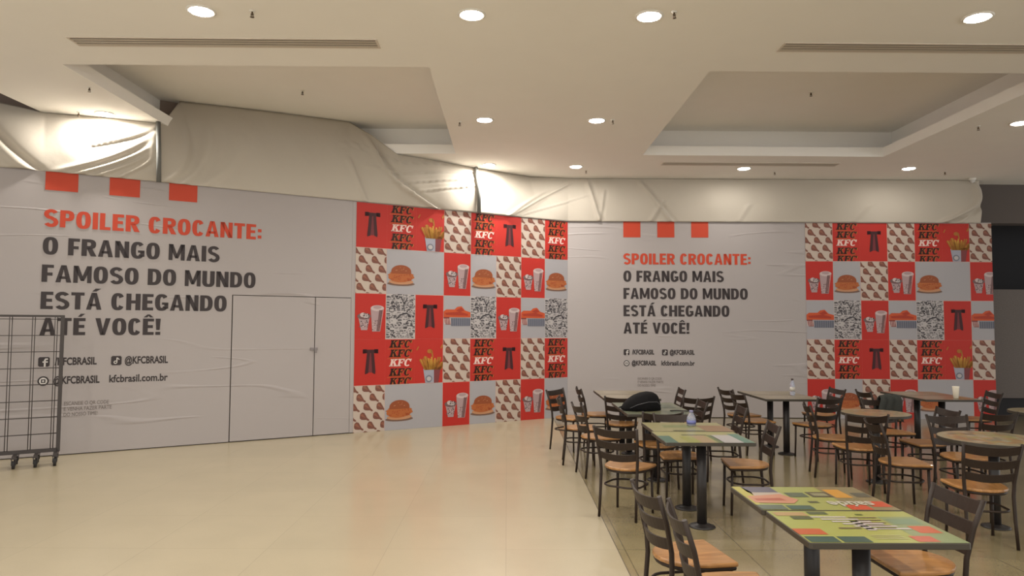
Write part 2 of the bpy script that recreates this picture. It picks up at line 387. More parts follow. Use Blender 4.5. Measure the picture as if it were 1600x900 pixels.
def art(kind):
    P = []; sq = [(0, 0), (1, 0), (1, 1), (0, 1)]; rnd = random.Random(hash(kind) % 7 if False else len(kind)*13)
    if kind == 'tie':
        P = [(sq, 'red', 0), ([(.4, .7), (.62, .7), (.66, .28), (.36, .28)], 'plum2', 1)]
        P += [([(.27, .7), (.77, .7), (.77, .775), (.27, .775)], 'plum', 2), ([(.27, .69), (.4, .7), (.4, .785), (.27, .785)], 'plum', 2), ([(.64, .7), (.77, .69), (.77, .785), (.64, .785)], 'plum', 2),
              ([(.41, .7), (.5, .7), (.455, .27), (.35, .24), (.35, .3)], 'plum', 2), ([(.54, .7), (.63, .7), (.69, .3), (.68, .24), (.585, .27)], 'plum', 2)]
    elif kind == 'word':
        P = [(sq, 'red', 0)]
        for i in range(5):
            v = .965-.15-i*.208
            P += kfc_word(.13, v, .71, .162, i != 2, 'kwhite' if i == 2 else 'kblack')
            if i in (0, 1, 3): P.append(([(.08, v-.036), (.84, v-.036), (.84, v-.027), (.08, v-.027)], 'kgold', 1))
    elif kind == 'drum':
        P = [(sq, 'beige', 0)]
        for r in range(6):
            for c in range(4):
                P += drum(-.02+c*.42+(.0, .24, .05, -.06, .18, .03)[r], .93-r*.2, .132, r)
    elif kind == 'burger':
        P = [(sq, 'grey', 0), (ell(.5, .235, .47, .05), 'board', 1), (ell(.5, .28, .42, .06), 'bunlow', 2)]
        pa = [(.5+.44*math.cos(math.radians(a))*(1+.07*math.sin(a*.31)), .40+.135*math.sin(math.radians(a))*(1+.1*math.sin(a*.5))) for a in range(0, 360, 12)]
        P.append((pa, 'patty', 3)); P.append(([(.84, .46)]+ell(.5, .51, .34, .145, 14, 0, 180)+[(.16, .46)], 'bun', 4))
        for _ in range(26):
            x, y = rnd.uniform(.14, .86), rnd.uniform(.31, .46); P.append((ell(x, y, .025, .013, 6), 'patty2', 5))
        for _ in range(10):
            x, y = rnd.uniform(.3, .7), rnd.uniform(.52, .6); P.append((ell(x, y, .012, .008, 6), 'bunlow', 5))
    elif kind == 'drinks':
        P = [(sq, 'red', 0), ([(.5, .67), (.93, .67), (.82, .17), (.56, .17)], 'cup', 2), (ell(.72, .68, .22, .065), 'cup3', 3), (ell(.72, .7, .14, .035), 'cup', 4),
             ([(.88, .66), (.93, .66), (.8, .2), (.76, .2)], 'straw', 3), ([(.78, .64), (.9, .64), (.8, .18), (.7, .18)], 'cup2', 3), ([(.1, .5), (.48, .5), (.4, .2), (.2, .2)], 'cup', 2),
             (ell(.29, .5, .22, .07), 'cup2', 3), (ell(.25, .53, .09, .05), 'cup3', 4), (ell(.36, .5, .07, .04), 'newsw', 4)]
        for _ in range(26):
            x, y = rnd.uniform(.14, .46), rnd.uniform(.24, .56); P.append((ell(x, y, .022, .014, 6), rnd.choice(['news', 'cup3', 'cup2']), 5))
        for _ in range(14):
            x, y = rnd.uniform(.56, .74), rnd.uniform(.2, .42); P.append((ell(x, y, .022, .012, 6), rnd.choice(['cup2', 'cup3']), 4))
    elif kind == 'bucket':
        P = [(sq, 'grey', 0), ([(.26, .48), (1, .48), (1, .3), (.28, .3)], 'basket', 2), ([(.0, .5), (.22, .5), (.26, .33), (.08, .33)], 'bucket2', 1)]
        for i in range(9): P.append(([(.3+i*.08, .48), (.33+i*.08, .48), (.33+i*.08, .3), (.3+i*.08, .3)], 'basket2', 3))
        P += [([(0, .5), (1, .5), (1, .62), (.8, .66), (.66, .76), (.5, .74), (.4, .68), (.1, .68), (0, .63)], 'strip', 3), ([(.05, .6), (.6, .63), (.9, .58), (.9, .54), (.1, .55)], 'strip2', 4), ([(.45, .66), (.66, .73), (.76, .66), (.6, .62)], 'strip2', 4)]
        for i in range(5): P.append(([(.02+i*.055, .47), (.04+i*.055, .47), (.05+i*.055, .34), (.035+i*.055, .34)], 'kwhite', 2))
    elif kind == 'fries':
        P = [(sq, 'red', 0), ([(.3, .33), (.92, .36), (.84, .0), (.38, .0)], 'bucket', 2), ([(.68, .35), (.92, .36), (.84, 0), (.68, 0)], 'bucket2', 3), (ell(.5, .1, .12, .08), 'basket', 4), (ell(.5, .1, .08, .05), 'newsw', 5)]
        for i in range(26):
            b = .34+i*.022; t = b+(b-.6)*.75; hgt = rnd.uniform(.46, .62); P.append(([(b, .3), (b+.055, .3), (t+.055, hgt), (t, hgt+.01)], rnd.choice(['fries', 'fries2']), 3))
        P += [(ell(.52, .72, .09, .05, 12), 'fries2', 2), ([(.56, .76), (.62, .74), (.66, .58), (.6, .6)], 'fries2', 2), ([(.05, .76), (.12, .84), (.14, .82), (.08, .74)], 'fries2', 2), ([(.9, .8), (.97, .88), (1, .84), (.93, .77)], 'fries2', 2)]
    elif kind == 'news':
        P = [(sq, 'newsw', 0)]
        for r in range(34):
            u = .02; v = .975-r*.0285
            while u < .95:
                l = rnd.uniform(.03, .16); t = rnd.choice([.009, .012, .016, .024])
                if rnd.random() < .85: P.append(([(u, v), (min(u+l, .99), v+rnd.uniform(-.012, .012)), (min(u+l, .99), v+t), (u, v+t)], 'news', 1))
                u += l+rnd.uniform(.02, .06)
        for cx, cy in ((.83, .78), (.8, .36), (.2, .66)): P += [(q, 'news', 2) for q in arc(cx, cy, .1, .07, .02, .014, 0, 360, 14, 2)]
        P += [(q, 'news', 2) for q in stroke([(.5, .95), (.6, .8), (.62, .62)], .03)+stroke([(.72, .92), (.62, .78)], .03)+stroke([(.35, .45), (.5, .54), (.7, .58), (.85, .5)], .035)]
    elif kind == 'plain': P = [(sq, 'grey', 0)]
    return P
KINDS = dict(t='tie', k='word', d='drum', b='burger', c='drinks', s='bucket', f='fries', n='news', p='plain')
TILE_NAMES = dict(tie='tie_picture', word='lettering_picture', drum='drumstick_picture', burger='burger_picture', drinks='drinks_picture', bucket='chicken_basket_picture', fries='fries_picture', news='newsprint_picture', plain='plain_picture')
TOPZ = 3.615
def tile_panel(parent, W, x0, rows, lastw=1.0):
    nr = len(rows); base = bmesh.new()
    ncol = len(rows[0]); xe = x0+(ncol-1+lastw)*TW
    shape(base, W, [([(x0, .002), (xe, .002), (xe, TOPZ), (x0, TOPZ)], 0, 0)])
    panel = finish('picture_panel', base, ink('seam'), parent)
    for ri, row in enumerate(rows):           # row 0 is the top one
        zb = (nr-1-ri)*TZ
        for ci, k in enumerate(row):
            cw = lastw if ci == ncol-1 else 1.0
            vtop = min(1.0, (TOPZ-zb)/TZ)
            kinds = KINDS[k]; P = art(kinds); inks = sorted({q[1] for q in P}); bm = bmesh.new(); out = []
            for pts, ik, lay in P:
                gp = lambda q: {'t': 0, 'k': 0, 'c': 0, 'f': 0, 'b': 1, 'p': 1, 's': 1, 'n': 1, 'd': 2}[q]
                nb = lambda a, b: .006 if (0 <= a < nr and 0 <= b < ncol and gp(rows[a][b]) != gp(k)) else .0003
                c_ = clip([(u, v) for u, v in pts], (nb(ri, ci-1), nb(ri+1, ci)*.7+.001), (cw-nb(ri, ci+1), vtop-.003 if vtop < 1 else 1-nb(ri-1, ci)*.7))
                if len(c_) >= 3: out.append(([(x0+(ci+u)*TW, zb+v*TZ) for u, v in c_], inks.index(ik), lay+1))
            shape(bm, W, out)
            finish(TILE_NAMES[kinds], bm, [ink(i) for i in inks], panel)
    return panel

def banner(name, label, W, xl, xr, kx, kz, tx, headz, smallz, doors=False):
    t = thing(name, label, 'banner', tuple(W((xl+xr)/2, 0, 0)))
    inv = Matrix.Translation(-Vector(t.location))
    D0, D1, D2, DZ = -5.85, -4.665, -4.11, 2.095
    bm = bmesh.new(); g = .007
    def sheet(x0, x1, z0, z1): wbox(bm, W, x0, x1, z0, z1, -.026, 0)
    if doors:
        sheet(xl, D0-g, .012, TOPZ+.02); sheet(D0-g, D2, DZ+g*.8, TOPZ+.02); sheet(D2+.002, xr, .012, TOPZ+.02)
    else: sheet(xl, xr, .012, TOPZ+.02)
    finish('vinyl_sheet', bm, M_VINYL, t)
    # three squares cut by the top edge
    sq = .318*kx; st = .6325*kx
    zb = 3.33 if not doors else 3.385
    for i in range(3):
        bm = bmesh.new()
        shape(bm, W, [([(tx+i*st, zb), (tx+i*st+sq, zb), (tx+i*st+sq, TOPZ+.015), (tx+i*st, TOPZ+.015)], 0, 1)])
        finish('orange_square', bm, ink('orange'), t)
    cap = .203*kz
    lines = ['SPOILER CROCANTE:', 'O FRANGO MAIS', 'FAMOSO DO MUNDO', 'ESTÁ CHEGANDO', 'ATÉ VOCÊ!']
    u = 2.372*kx/line_width(lines[0])
    for i, s in enumerate(lines):
        xw = tx
        for wrd in s.split(' '):
            bm = bmesh.new()
            shape(bm, W, text_polys(wrd, xw, headz[i], u, cap, 0, 1))
            finish('headline_word', bm, ink('orange' if i == 0 else 'black'), t)
            xw += (line_width(wrd)+.075*2+.24)*u
    K = ink('black'); za, zc = smallz
    # icons
    s = .108*kx
    def icon(x, z, kind):
        bm = bmesh.new(); P = []
        if kind == 'camera':
            P += [(ell(x+s/2, z+s/2, s/2, s/2, 24), 0, 1), (ell(x+s/2, z+s/2, s*.36, s*.36, 24), 1, 2)]
            P += [([(x+s*.3, z+s*.32), (x+s*.7, z+s*.32), (x+s*.7, z+s*.68), (x+s*.3, z+s*.68)], 0, 3), (ell(x+s/2, z+s/2, s*.1, s*.1, 12), 1, 4)]
        else:
            r = s*.12
            P.append(([(x+r, z), (x+s-r, z), (x+s, z+r), (x+s, z+s-r), (x+s-r, z+s), (x+r, z+s), (x, z+s-r), (x, z+r)], 0, 1))
            if kind == 'f':
                P += [([(x+s*.5, z), (x+s*.66, z), (x+s*.66, z+s*.7), (x+s*.5, z+s*.7)], 1, 2), ([(x+s*.38, z+s*.42), (x+s*.84, z+s*.42), (x+s*.84, z+s*.56), (x+s*.38, z+s*.56)], 1, 2), ([(x+s*.5, z+s*.66), (x+s*.84, z+s*.72), (x+s*.84, z+s*.86), (x+s*.6, z+s*.86)], 1, 2)]
            else:
                P += [([(x+s*.5, z+s*.25), (x+s*.6, z+s*.25), (x+s*.6, z+s*.82), (x+s*.5, z+s*.82)], 1, 2)]+[(q, 1, 2) for q in arc(x+s*.42, z+s*.32, s*.18, s*.18, s*.09, s*.09, 0, 360, 12, 2)]+[([(x+s*.55, z+s*.82), (x+s*.64, z+s*.82), (x+s*.82, z+s*.62), (x+s*.74, z+s*.56)], 1, 2)]
        shape(bm, W, P); finish('icon', bm, [K, ink('white')], t)
    icon(tx, za, 'f'); icon(tx+.709*kx, za, 'note'); icon(tx, zc-.02, 'camera')
    fs = .118*kx
    font_text('account_text', W, '/KFCBRASIL', tx+.155*kx, za+.018, fs, K, t, width=.41*kx, bold=.004)
    font_text('account_text', W, '@KFCBRASIL', tx+.85*kx, za+.018, fs, K, t, width=.46*kx, bold=.004)
    font_text('account_text', W, '@KFCBRASIL', tx+.15*kx, zc, fs, K, t, width=.45*kx, bold=.004)
    font_text('website_text', W, 'kfcbrasil.com.br', tx+.697*kx, zc, fs*1.02, K, t, width=.615*kx, bold=.003)
    G = mat('ink_lightgrey', (104, 94, 90), .6)
    for i, s_ in enumerate(('ESCANEIE O QR CODE', 'E VENHA FAZER PARTE', 'DO NOSSO TIME!')):
        font_text('small_print', W, s_, tx+.26*kx, (.63 if doors else .69)-i*.062*kx, .062*kx, G, t, width=(.44, .47, .33)[i]*kx)
    # children were meshed in world coordinates; keep them in place under the thing
    def fix(o):
        for ch in o.children:
            ch.matrix_parent_inverse = inv if o is t else Matrix.Identity(4); fix(ch)
    t['_fix'] = 0; del t['_fix']
    return t, inv, fix
RL = ['tkfdktdk', 'dbpcbdcb', 'cntsncsn', 'tkfdktdk', 'dbpcbdcb']
RRr = ['dktdkfd', 'cbdcbpc', 'sncsnts', 'dktdkfd', 'cbdcbpc']
tL, invL, fixL = banner('advertising_banner', 'large left banner with orange and black lettering and hoarding doors below it', WL, -12.3, -.002, 1.127, 1.09, -8.138,
                  [2.915, 2.558, 2.205, 1.86, 1.528], (1.13, .908), doors=True)
tile_panel(tL, WL, -8*TW, RL); fixL(tL)
tR, invR, fixR = banner('advertising_banner', 'right banner facing the tables, with smaller lettering and a narrower picture panel', WR, .002, 7.87, 1, 1, 1.04,
                  [2.825, 2.502, 2.181, 1.86, 1.54], (1.14, .957))
tile_panel(tR, WR, 4.42, RRr, lastw=(7.87-4.42)/TW-6); fixR(tR)
# doors cut in the left hoarding
def door(n, x0, x1, z1, label, latch=None):
    o = thing('door_%d' % n, label, 'door', tuple(WL((x0+x1)/2, 0, 0))); del o['category']; o['kind'] = 'structure'
    inv = Matrix.Translation(-Vector(o.location))
    bm = bmesh.new(); wbox(bm, WL, x0, x1, .014, z1, -.026, 0); a = finish('door_leaf', bm, M_VINYL, o); a.matrix_parent_inverse = inv
    if latch:
        bm = bmesh.new(); wbox(bm, WL, latch[0]-.06, latch[0]+.05, latch[1]-.012, latch[1]+.03, .0, .02); wbox(bm, WL, latch[0]+.0, latch[0]+.035, latch[1]-.05, latch[1]+.02, .02, .035)
        b = finish('latch', bm, mat('latch_metal', (120, 112, 110), .35, metal=.7), o); b.matrix_parent_inverse = inv
door(1, -5.843, -4.672, 2.09, 'plain door leaf in the left hoarding, left of the latch', (-4.672, 1.3))
door(2, -4.659, -4.113, 2.09, 'narrow door leaf in the left hoarding, right of the latch')

# ================================================================== DRAPES
def lerp_poly(pts, n):
    pts = [Vector(p) for p in pts]; L = [0]
    for i in range(1, len(pts)): L.append(L[-1]+(pts[i]-pts[i-1]).length)
    out = []
    for k in range(n+1):
        d = L[-1]*k/n; i = 1
        while i < len(L)-1 and L[i] < d: i += 1
        t = (d-L[i-1])/max(1e-6, L[i]-L[i-1]); out.append(pts[i-1].lerp(pts[i], min(1, max(0, t))))
    return out
def drape(name, label, top, bot, nu, folds, seed, sag=.05, amp=.012, uneven=None):
    rnd = random.Random(seed); T = lerp_poly(top, nu); B = lerp_poly(bot, nu); nv = 36
    L = sum((B[i+1]-B[i]).length for i in range(nu)); ph = [rnd.uniform(0, 6.28) for _ in range(12)]
    bm = bmesh.new(); G = []
    for i in range(nu+1):
        u = i/nu; row = []
        d = (B[min(nu, i+1)]-B[max(0, i-1)]); d.z = 0; d.normalize(); nrm = Vector((d.y, -d.x, 0))
        for j in range(nv+1):
            v = j/nv; p_ = T[i].lerp(B[i], v)
            x = u*L; env = math.sin(PI*v)
            off = sag*env
            off += amp*env*(math.sin(x*5+ph[0]+v*2.5)+.6*math.sin(x*11+ph[1]-v*3)+.4*math.sin(x*3-v*5+ph[2]))
            for (u0, v0, u1, v1, bend, wdt, a) in folds:      # curved ridge from (u0,v0) to (u1,v1)
                t = (v-v0)/(v1-v0) if abs(v1-v0) > 1e-6 else 0
                if -.08 <= t <= 1.08:
                    uc = u0+(u1-u0)*t+bend*math.sin(PI*min(1, max(0, t)))
                    dd = (u-uc)*L/wdt; fade = max(0, min(1, min(t+.08, 1.08-t)*7))
                    off += a*fade*(math.exp(-dd*dd)-.6*math.exp(-(dd-1.6)**2))
            row.append(bm.verts.new(p_+nrm*off))
        G.append(row)
    for i in range(nu):
        for j in range(nv):
            f = bm.faces.new((G[i][j+1], G[i+1][j+1], G[i+1][j], G[i][j])); f.smooth = True
    o = finish(name, bm, M_DRAPE, smooth=True)
    md = o.modifiers.new('thickness', 'SOLIDIFY'); md.thickness = .004; md.offset = -1
    tag(o, label, 'drape', 'white sheets between the banners and the ceiling'); return o
zt = TOPZ+.005
def cp(x, y, z=CEIL): return (x, y, z-.006)
P247 = cp(-4.80, 9.52); P742 = cp(-.583, 12.15)
drape('drape', 'white sheet at the far left above the orange squares, under a glaring lamp',
      [tuple(WL(-10.5, 4.66, .35)), (-6.6, 8.72, 4.50), cp(-6.05, 9.07), cp(-5.4, 9.28), P247],
      [tuple(WL(-10.5, zt-.06, .03)), tuple(WL(-8.4, zt+.0, .03)), tuple(WL(-6.87, zt, .03))], 240,
      [(.40, .15, .58, 1, -.02, .10, .05), (.44, .1, .60, 1, -.025, .06, .035), (.46, .3, .62, 1, -.02, .05, .03),
       (1.0, .1, .70, .95, .05, .07, .035), (1.0, .16, .74, 1, .06, .06, .04), (1.0, .25, .8, 1, .05, .05, .03), (1.0, .04, .78, .5, .03, .05, .03), (.99, .45, .87, 1, .03, .04, .025)], 1, sag=.06)
drape('drape', 'long white sheet behind the left coffer, between the two grey seams',
      [P247, (-4.77, 9.75, 4.60), (-4.78, 10.08, 4.91), (-3.64, 10.54, 4.91), (-2.55, 11.05, 4.91), (-2.2, 11.12, 4.72), (-1.78, 11.13, 4.41), (-1.2, 11.6, 4.42), P742],
      [tuple(WL(-6.87, zt, .03)), tuple(WL(-1.93, zt, .03))], 260,
      [(.12, .3, .02, 1, .02, .08, .03), (.18, .3, .06, 1, .03, .07, .03), (.26, .35, .12, 1, .03, .07, .02), (.62, .1, .84, 1, -.03, .07, .05), (.66, .25, .85, 1, -.02, .05, .035),
       (.55, .5, .60, 1, 0, .05, .03), (1, .08, .62, .5, .0, .09, .03), (1, .25, .7, .6, 0, .08, .03), (1, .4, .74, .75, 0, .07, .025), (.9, .02, .55, .3, 0, .06, .03)], 2, sag=.05)
BW = [WL(-1.93, zt, .03), WL(-.02, zt, .03), WR(.3, zt, .04), WR(7.66, zt, .03)]
drape('drape', 'white sheet over the corner and the whole right banner, ending beside the dark shop',
      [P742, cp(.4, 12.85), cp(1.293, 12.97), cp(2.06, 12.95), cp(8.3, 12.9), cp(8.8, 12.92)],
      [tuple(p) for p in BW], 420,
      [(.20, .15, .072, 1, -.004, .05, .04), (.15, .35, .066, 1, -.003, .035, .03), (.24, .4, .08, 1, 0, .04, .02), (.238, .1, .262, 1, 0, .04, .045), (.27, .3, .262, 1, 0, .03, .02),
       (.34, .08, .402, 1, 0, .045, .04), (.385, .5, .36, 1, .0, .05, .02), (.985, .06, .925, 1, .035, .09, .07), (.99, .25, .965, .95, .01, .05, .03), (.55, .6, .53, 1, 0, .06, .012), (.78, .6, .75, 1, 0, .08, .012)], 3, sag=.05, amp=.008)
M_SEAM = mat('grey_seam_tape', (98, 98, 94), .6)
for nm, a, b, lab in (('support_pole', (-4.77, 9.46, CEIL-.01), tuple(WL(-6.85, zt-.02, .12)), 'grey pole between drapes at the left coffer corner'),
                      ('support_pole', (-.56, 12.08, CEIL-.01), tuple(WL(-1.92, zt-.02, .1)), 'grey pole between drapes beside the far glaring lamp')):
    bm = bmesh.new(); mid = (Vector(a)+Vector(b))/2+NL*.05
    tube(bm, [a, tuple(mid), b], .031, 10); tag(finish(nm, bm, M_SEAM, smooth=True), lab, 'pole')

# ================================================================== CEILING FITTINGS
def make_downlight():
    t = thing('downlight', '', 'ceiling light')
    bm = bmesh.new()
    prof = [(.098, 0), (.125, 0), (.125, -.006), (.112, -.011), (.098, -.008)]
    n = 32; rings = [[bm.verts.new((r*math.cos(2*PI*k/n), r*math.sin(2*PI*k/n), z)) for k in range(n)] for r, z in prof]
    for i in range(len(rings)):
        a, b = rings[i], rings[(i+1) % len(rings)]
        for k in range(n):
            f = bm.faces.new((a[k], b[k], b[(k+1) % n], a[(k+1) % n])); f.smooth = True
    finish('trim_ring', bm, M_WHITE, t)
    bm = bmesh.new(); lathe(bm, [(.099, -.003), (.099, -.008), (.085, -.016), (.05, -.022), (.001, -.024)], 32)
    finish('lamp_diffuser', bm, M_LAMP, t, smooth=True)
    return t
LIGHTS = [(-2.70, 6.04, 'large ceiling light at the upper left, beyond the long slot vent'), (-.33, 6.07, 'ceiling light at the top, just left of centre'), (1.24, 6.07, 'ceiling light at the top, just right of centre'),
          (4.14, 6.04, 'slanted looking ceiling light at the upper right corner'), (-5.30, 9.12, 'glaring ceiling light in front of the far left drape'), (-.32, 9.26, 'ceiling light at the right edge of the left coffer'),
          (1.18, 9.25, 'ceiling light near the left edge of the right coffer'), (6.85, 9.23, 'ceiling light at the right picture edge beyond the right coffer'), (-.33, 11.92, 'glaring ceiling light beside the far grey pole'),
          (1.17, 12.0, 'small far ceiling light above the corner of the banners'), (4.10, 12.06, 'small far ceiling light under the far slot vent'), (6.93, 11.97, 'small far ceiling light right of the far slot vent')]
HID = [(x, y) for x in (-5.3, -2.7, -.33, 1.2) for y in (3.0, 0.0, -3.0)] + [(4.1, 3.0), (4.1, -1), (-8.0, 3.0), (-8.0, 0)]  # unseen lamps continuing the grid; far-left pair added to raise the ceiling bounce
proto = None
for i, (x, y, lab) in enumerate(LIGHTS+[(x, y, None) for x, y in HID]):
    if lab:
        if proto is None: proto = make_downlight(); t = proto
        else: t = copy_tree(proto)
        t.location = (x, y, CEIL); t['label'] = lab; t['group'] = 'round downlights in the ceiling'
    ld = bpy.data.lights.new('downlight_and_fill', 'AREA'); ld.shape = 'DISK'; ld.size = .18; ld.energy = LAMP_W*(1.0 if lab else (1.35 if y > -1 else 1.2)); ld.color = LAMP_COL
    if lab and (x > 3.5): ld.energy *= .62 if y < 8 else (.5 if x < 5 else .32)
    if lab and x == -5.30: ld.energy *= 2.3
    if lab and x == -.33 and y > 11: ld.energy *= 1.8
    lo = bpy.data.objects.new('downlight_and_fill', ld); C.objects.link(lo); lo.location = (x, y, CEIL-.04)
def make_sprinkler():
    t = thing('sprinkler_head', '', 'sprinkler')
    bm = bmesh.new(); lathe(bm, [(.032, 0), (.032, -.006), (.014, -.012)], 16); finish('escutcheon', bm, M_WHITE, t, smooth=True)
    bm = bmesh.new(); lathe(bm, [(.009, -.01), (.009, -.05), (.004, -.055)], 12); box(bm, -.016, -.003, -.07, -.011, .003, -.03); box(bm, .011, -.003, -.07, .016, .003, -.03); box(bm, -.016, -.003, -.034, .016, .003, -.03)
    finish('sprinkler_body', bm, M_BRASS, t)
    bm = bmesh.new(); lathe(bm, [(.022, -.07), (.024, -.073), (.005, -.075)], 14); finish('deflector', bm, M_BRASS, t)
    return t
sp = make_sprinkler()
SP = [(-2.25, 6.03, CEIL, 'sprinkler head right of the large upper left ceiling light'), (-.66, 9.36, CEIL, 'bright sprinkler head beside the right edge of the left coffer'), (1.44, 5.98, CEIL, 'sprinkler head just right of the top centre lights'),
      (1.39, 9.22, CEIL, 'sprinkler head just right of the light near the right coffer'), (6.4, 9.39, CEIL, 'sprinkler head right of the right coffer'), (1.38, 12.3, CEIL, 'sprinkler head above the corner where the banners meet'),
      (4.73, 12.3, CEIL, 'sprinkler head below the far slot vent'), (7.7, 12.2, CEIL, 'sprinkler head at the far right, near the security camera'), (-5.6, 9.05, CEIL, 'sprinkler head left of the glaring drape light'),
      (-4.88, 8.07, CEIL, 'sprinkler head by the left edge of the left coffer'), (-2.86, 9.6, CEIL2, 'sprinkler head inside the left coffer'), (4.17, 9.5, CEIL2, 'sprinkler head inside the right coffer')]
for i, (x, y, z, lab) in enumerate(SP):
    t = sp if i == 0 else copy_tree(sp)
    t.location = (x, y, z); t.scale = (.8, .8, .8); t['label'] = lab; t['group'] = 'sprinkler heads on the ceiling'
def slot_vent(x0, x1, y0, y1, lab):
    t = thing('slot_vent', lab, 'air vent', ((x0+x1)/2, (y0+y1)/2, CEIL), 0, 'long slot vents in the ceiling')
    w2, h2 = (x1-x0)/2, (y1-y0)/2
    bm = bmesh.new(); f = .02
    box(bm, -w2, -h2, -.008, w2, -h2+f, 0); box(bm, -w2, h2-f, -.008, w2, h2, 0); box(bm, -w2, -h2+f, -.008, -w2+f, h2-f, 0); box(bm, w2-f, -h2+f, -.008, w2, h2-f, 0)
    finish('vent_frame', bm, mat('vent_paint', (206, 196, 184), .6), t)
    bm = bmesh.new(); box(bm, -w2+f, -h2+f, -.002, w2-f, h2-f, 0); finish('vent_shadow_box', bm, M_SLOT, t)
    for k in range(3):
        y = -h2+.045+k*(2*h2-.09)/2.35
        bm = bmesh.new(); wd = .035 if k < 2 else .065
        box(bm, -w2+f, y, -.007, w2-f, y+wd, -.002); finish('vent_blade', bm, mat('vent_paint2', (186, 176, 162), .6), t)
slot_vent(-4.25, -1.27, 6.62, 6.84, 'long slot vent at the upper left of the ceiling')
slot_vent(2.66, 5.64, 6.62, 6.84, 'long slot vent at the upper right of the ceiling')
slot_vent(2.6, 5.58, 11.62, 11.84, 'far slot vent seen as a thin line above the right banner')
t = thing('security_camera', 'small white dome camera on the ceiling above the right end of the sheet', 'camera', (8.55, 12.75, CEIL))
bm = bmesh.new(); lathe(bm, [(.06, 0), (.06, -.03), (.05, -.04)], 20); finish('camera_base', bm, M_WHITE, t, smooth=True)
bm = bmesh.new(); lathe(bm, [(.046, -.04), (.042, -.06), (.028, -.082), (.001, -.09)], 20); finish('dome', bm, mat('smoked_dome', (200, 198, 196), .15), t, smooth=True)

# ================================================================== CHAIRS
M_SEAT = None
def wood(name, c1, c2):
    mt = bpy.data.materials.new(name); mt.use_nodes = True; nt = mt.node_tree; b = nt.nodes['Principled BSDF']
    tc = nt.nodes.new('ShaderNodeTexCoord'); mp = nt.nodes.new('ShaderNodeMapping'); mp.inputs['Scale'].default_value = (14, 2.2, 14)
    nt.links.new(tc.outputs['Object'], mp.inputs[0])
    n = nt.nodes.new('ShaderNodeTexNoise'); n.inputs['Scale'].default_value = 2.5; n.inputs['Detail'].default_value = 6; n.inputs['Distortion'].default_value = 1
    nt.links.new(mp.outputs[0], n.inputs['Vector'])
    cr = nt.nodes.new('ShaderNodeValToRGB'); cr.color_ramp.elements[0].position = .35; cr.color_ramp.elements[1].position = .7
    cr.color_ramp.elements[0].color = (*srgb(c1), 1); cr.color_ramp.elements[1].color = (*srgb(c2), 1)
    nt.links.new(n.outputs[0], cr.inputs[0]); nt.links.new(cr.outputs[0], b.inputs['Base Color'])
    b.inputs['Roughness'].default_value = .38; b.inputs['Coat Weight'].default_value = .2
    return mt
M_SEAT = wood('varnished_seat_wood', (136, 94, 50), (170, 122, 70))
def make_chair():
    t = thing('dining_chair', '', 'chair')
    # seat: straight front, rounded back
    pts = [(-.205, .185), (.205, .185), (.21, .16), (.205, .02)]
    for k in range(0, 11):
        a = math.radians(-5-170*k/10); pts.append((.195*math.cos(a), -.02+.185*math.sin(a)))
    pts += [(-.205, .02), (-.21, .16)]
    bm = bmesh.new(); prism(bm, pts, .418, .442); finish('seat', bm, M_SEAT, t, bevel=.008)
    bm = bmesh.new(); path = [(x*.93, y*.93, .408) for x, y in pts]; tube(bm, path, .011, 6, closed=True, flat=(.7, 1.1)); finish('seat_frame', bm, M_METAL, t)
    for s in (-1, 1):
        bm = bmesh.new(); tube(bm, [(s*.168, .155, .41), (s*.170, .158, .2), (s*.174, .165, .0)], [.013, .012, .011], 10); finish('front_leg', bm, M_METAL, t)
        bm = bmesh.new(); tube(bm, [(s*.176, -.215, 0), (s*.172, -.195, .2), (s*.172, -.178, .40), (s*.178, -.182, .5), (s*.192, -.215, .66), (s*.206, -.262, .805)], [.012, .013, .014, .014, .0135, .013], 10); finish('back_leg', bm, M_METAL, t)
    def slat(z0, z1, nm):
        bm = bmesh.new(); n = 12; rows = []
        for k in range(n+1):
            u = -1+2*k/n
            col = []
            for z in (z0, z1):
                f = (z-.4)/.405; hw = .176+.030*max(0, (z-.5)/.3); yy = -.182-.08*max(0, (z-.5)/.3)**1.2
                drop = .018*(1-u*u)
                p_ = Vector((u*hw, yy-.035*(1-u*u), z-drop))
                col.append((p_+Vector((0, .006, 0)), p_-Vector((0, .006, 0))))
            rows.append([bm.verts.new(q) for q in (col[0][0], col[1][0], col[1][1], col[0][1])])
        for k in range(n):
            for j in range(4):
                f = bm.faces.new((rows[k][j], rows[k+1][j], rows[k+1][(j+1) % 4], rows[k][(j+1) % 4])); f.smooth = False
        bm.faces.new(rows[0]); bm.faces.new(list(reversed(rows[-1])))
        bmesh.ops.recalc_face_normals(bm, faces=bm.faces)
        finish(nm, bm, M_METAL, t)
    slat(.728, .796, 'back_slat'); slat(.622, .686, 'back_slat'); slat(.518, .580, 'back_slat')
    bm = bmesh.new()
    hoop = [(math.cos(a)*.175, -.022+math.sin(a)*.178, .275) for a in [2*PI*k/28 for k in range(28)]]
    hoop = [(max(-.170, min(.170, x*1.13)), max(-.19, min(.155, y*1.05)), z) for x, y, z in hoop]
    tube(bm, hoop, .009, 8, closed=True); finish('stretcher_hoop', bm, M_METAL, t)
    return t
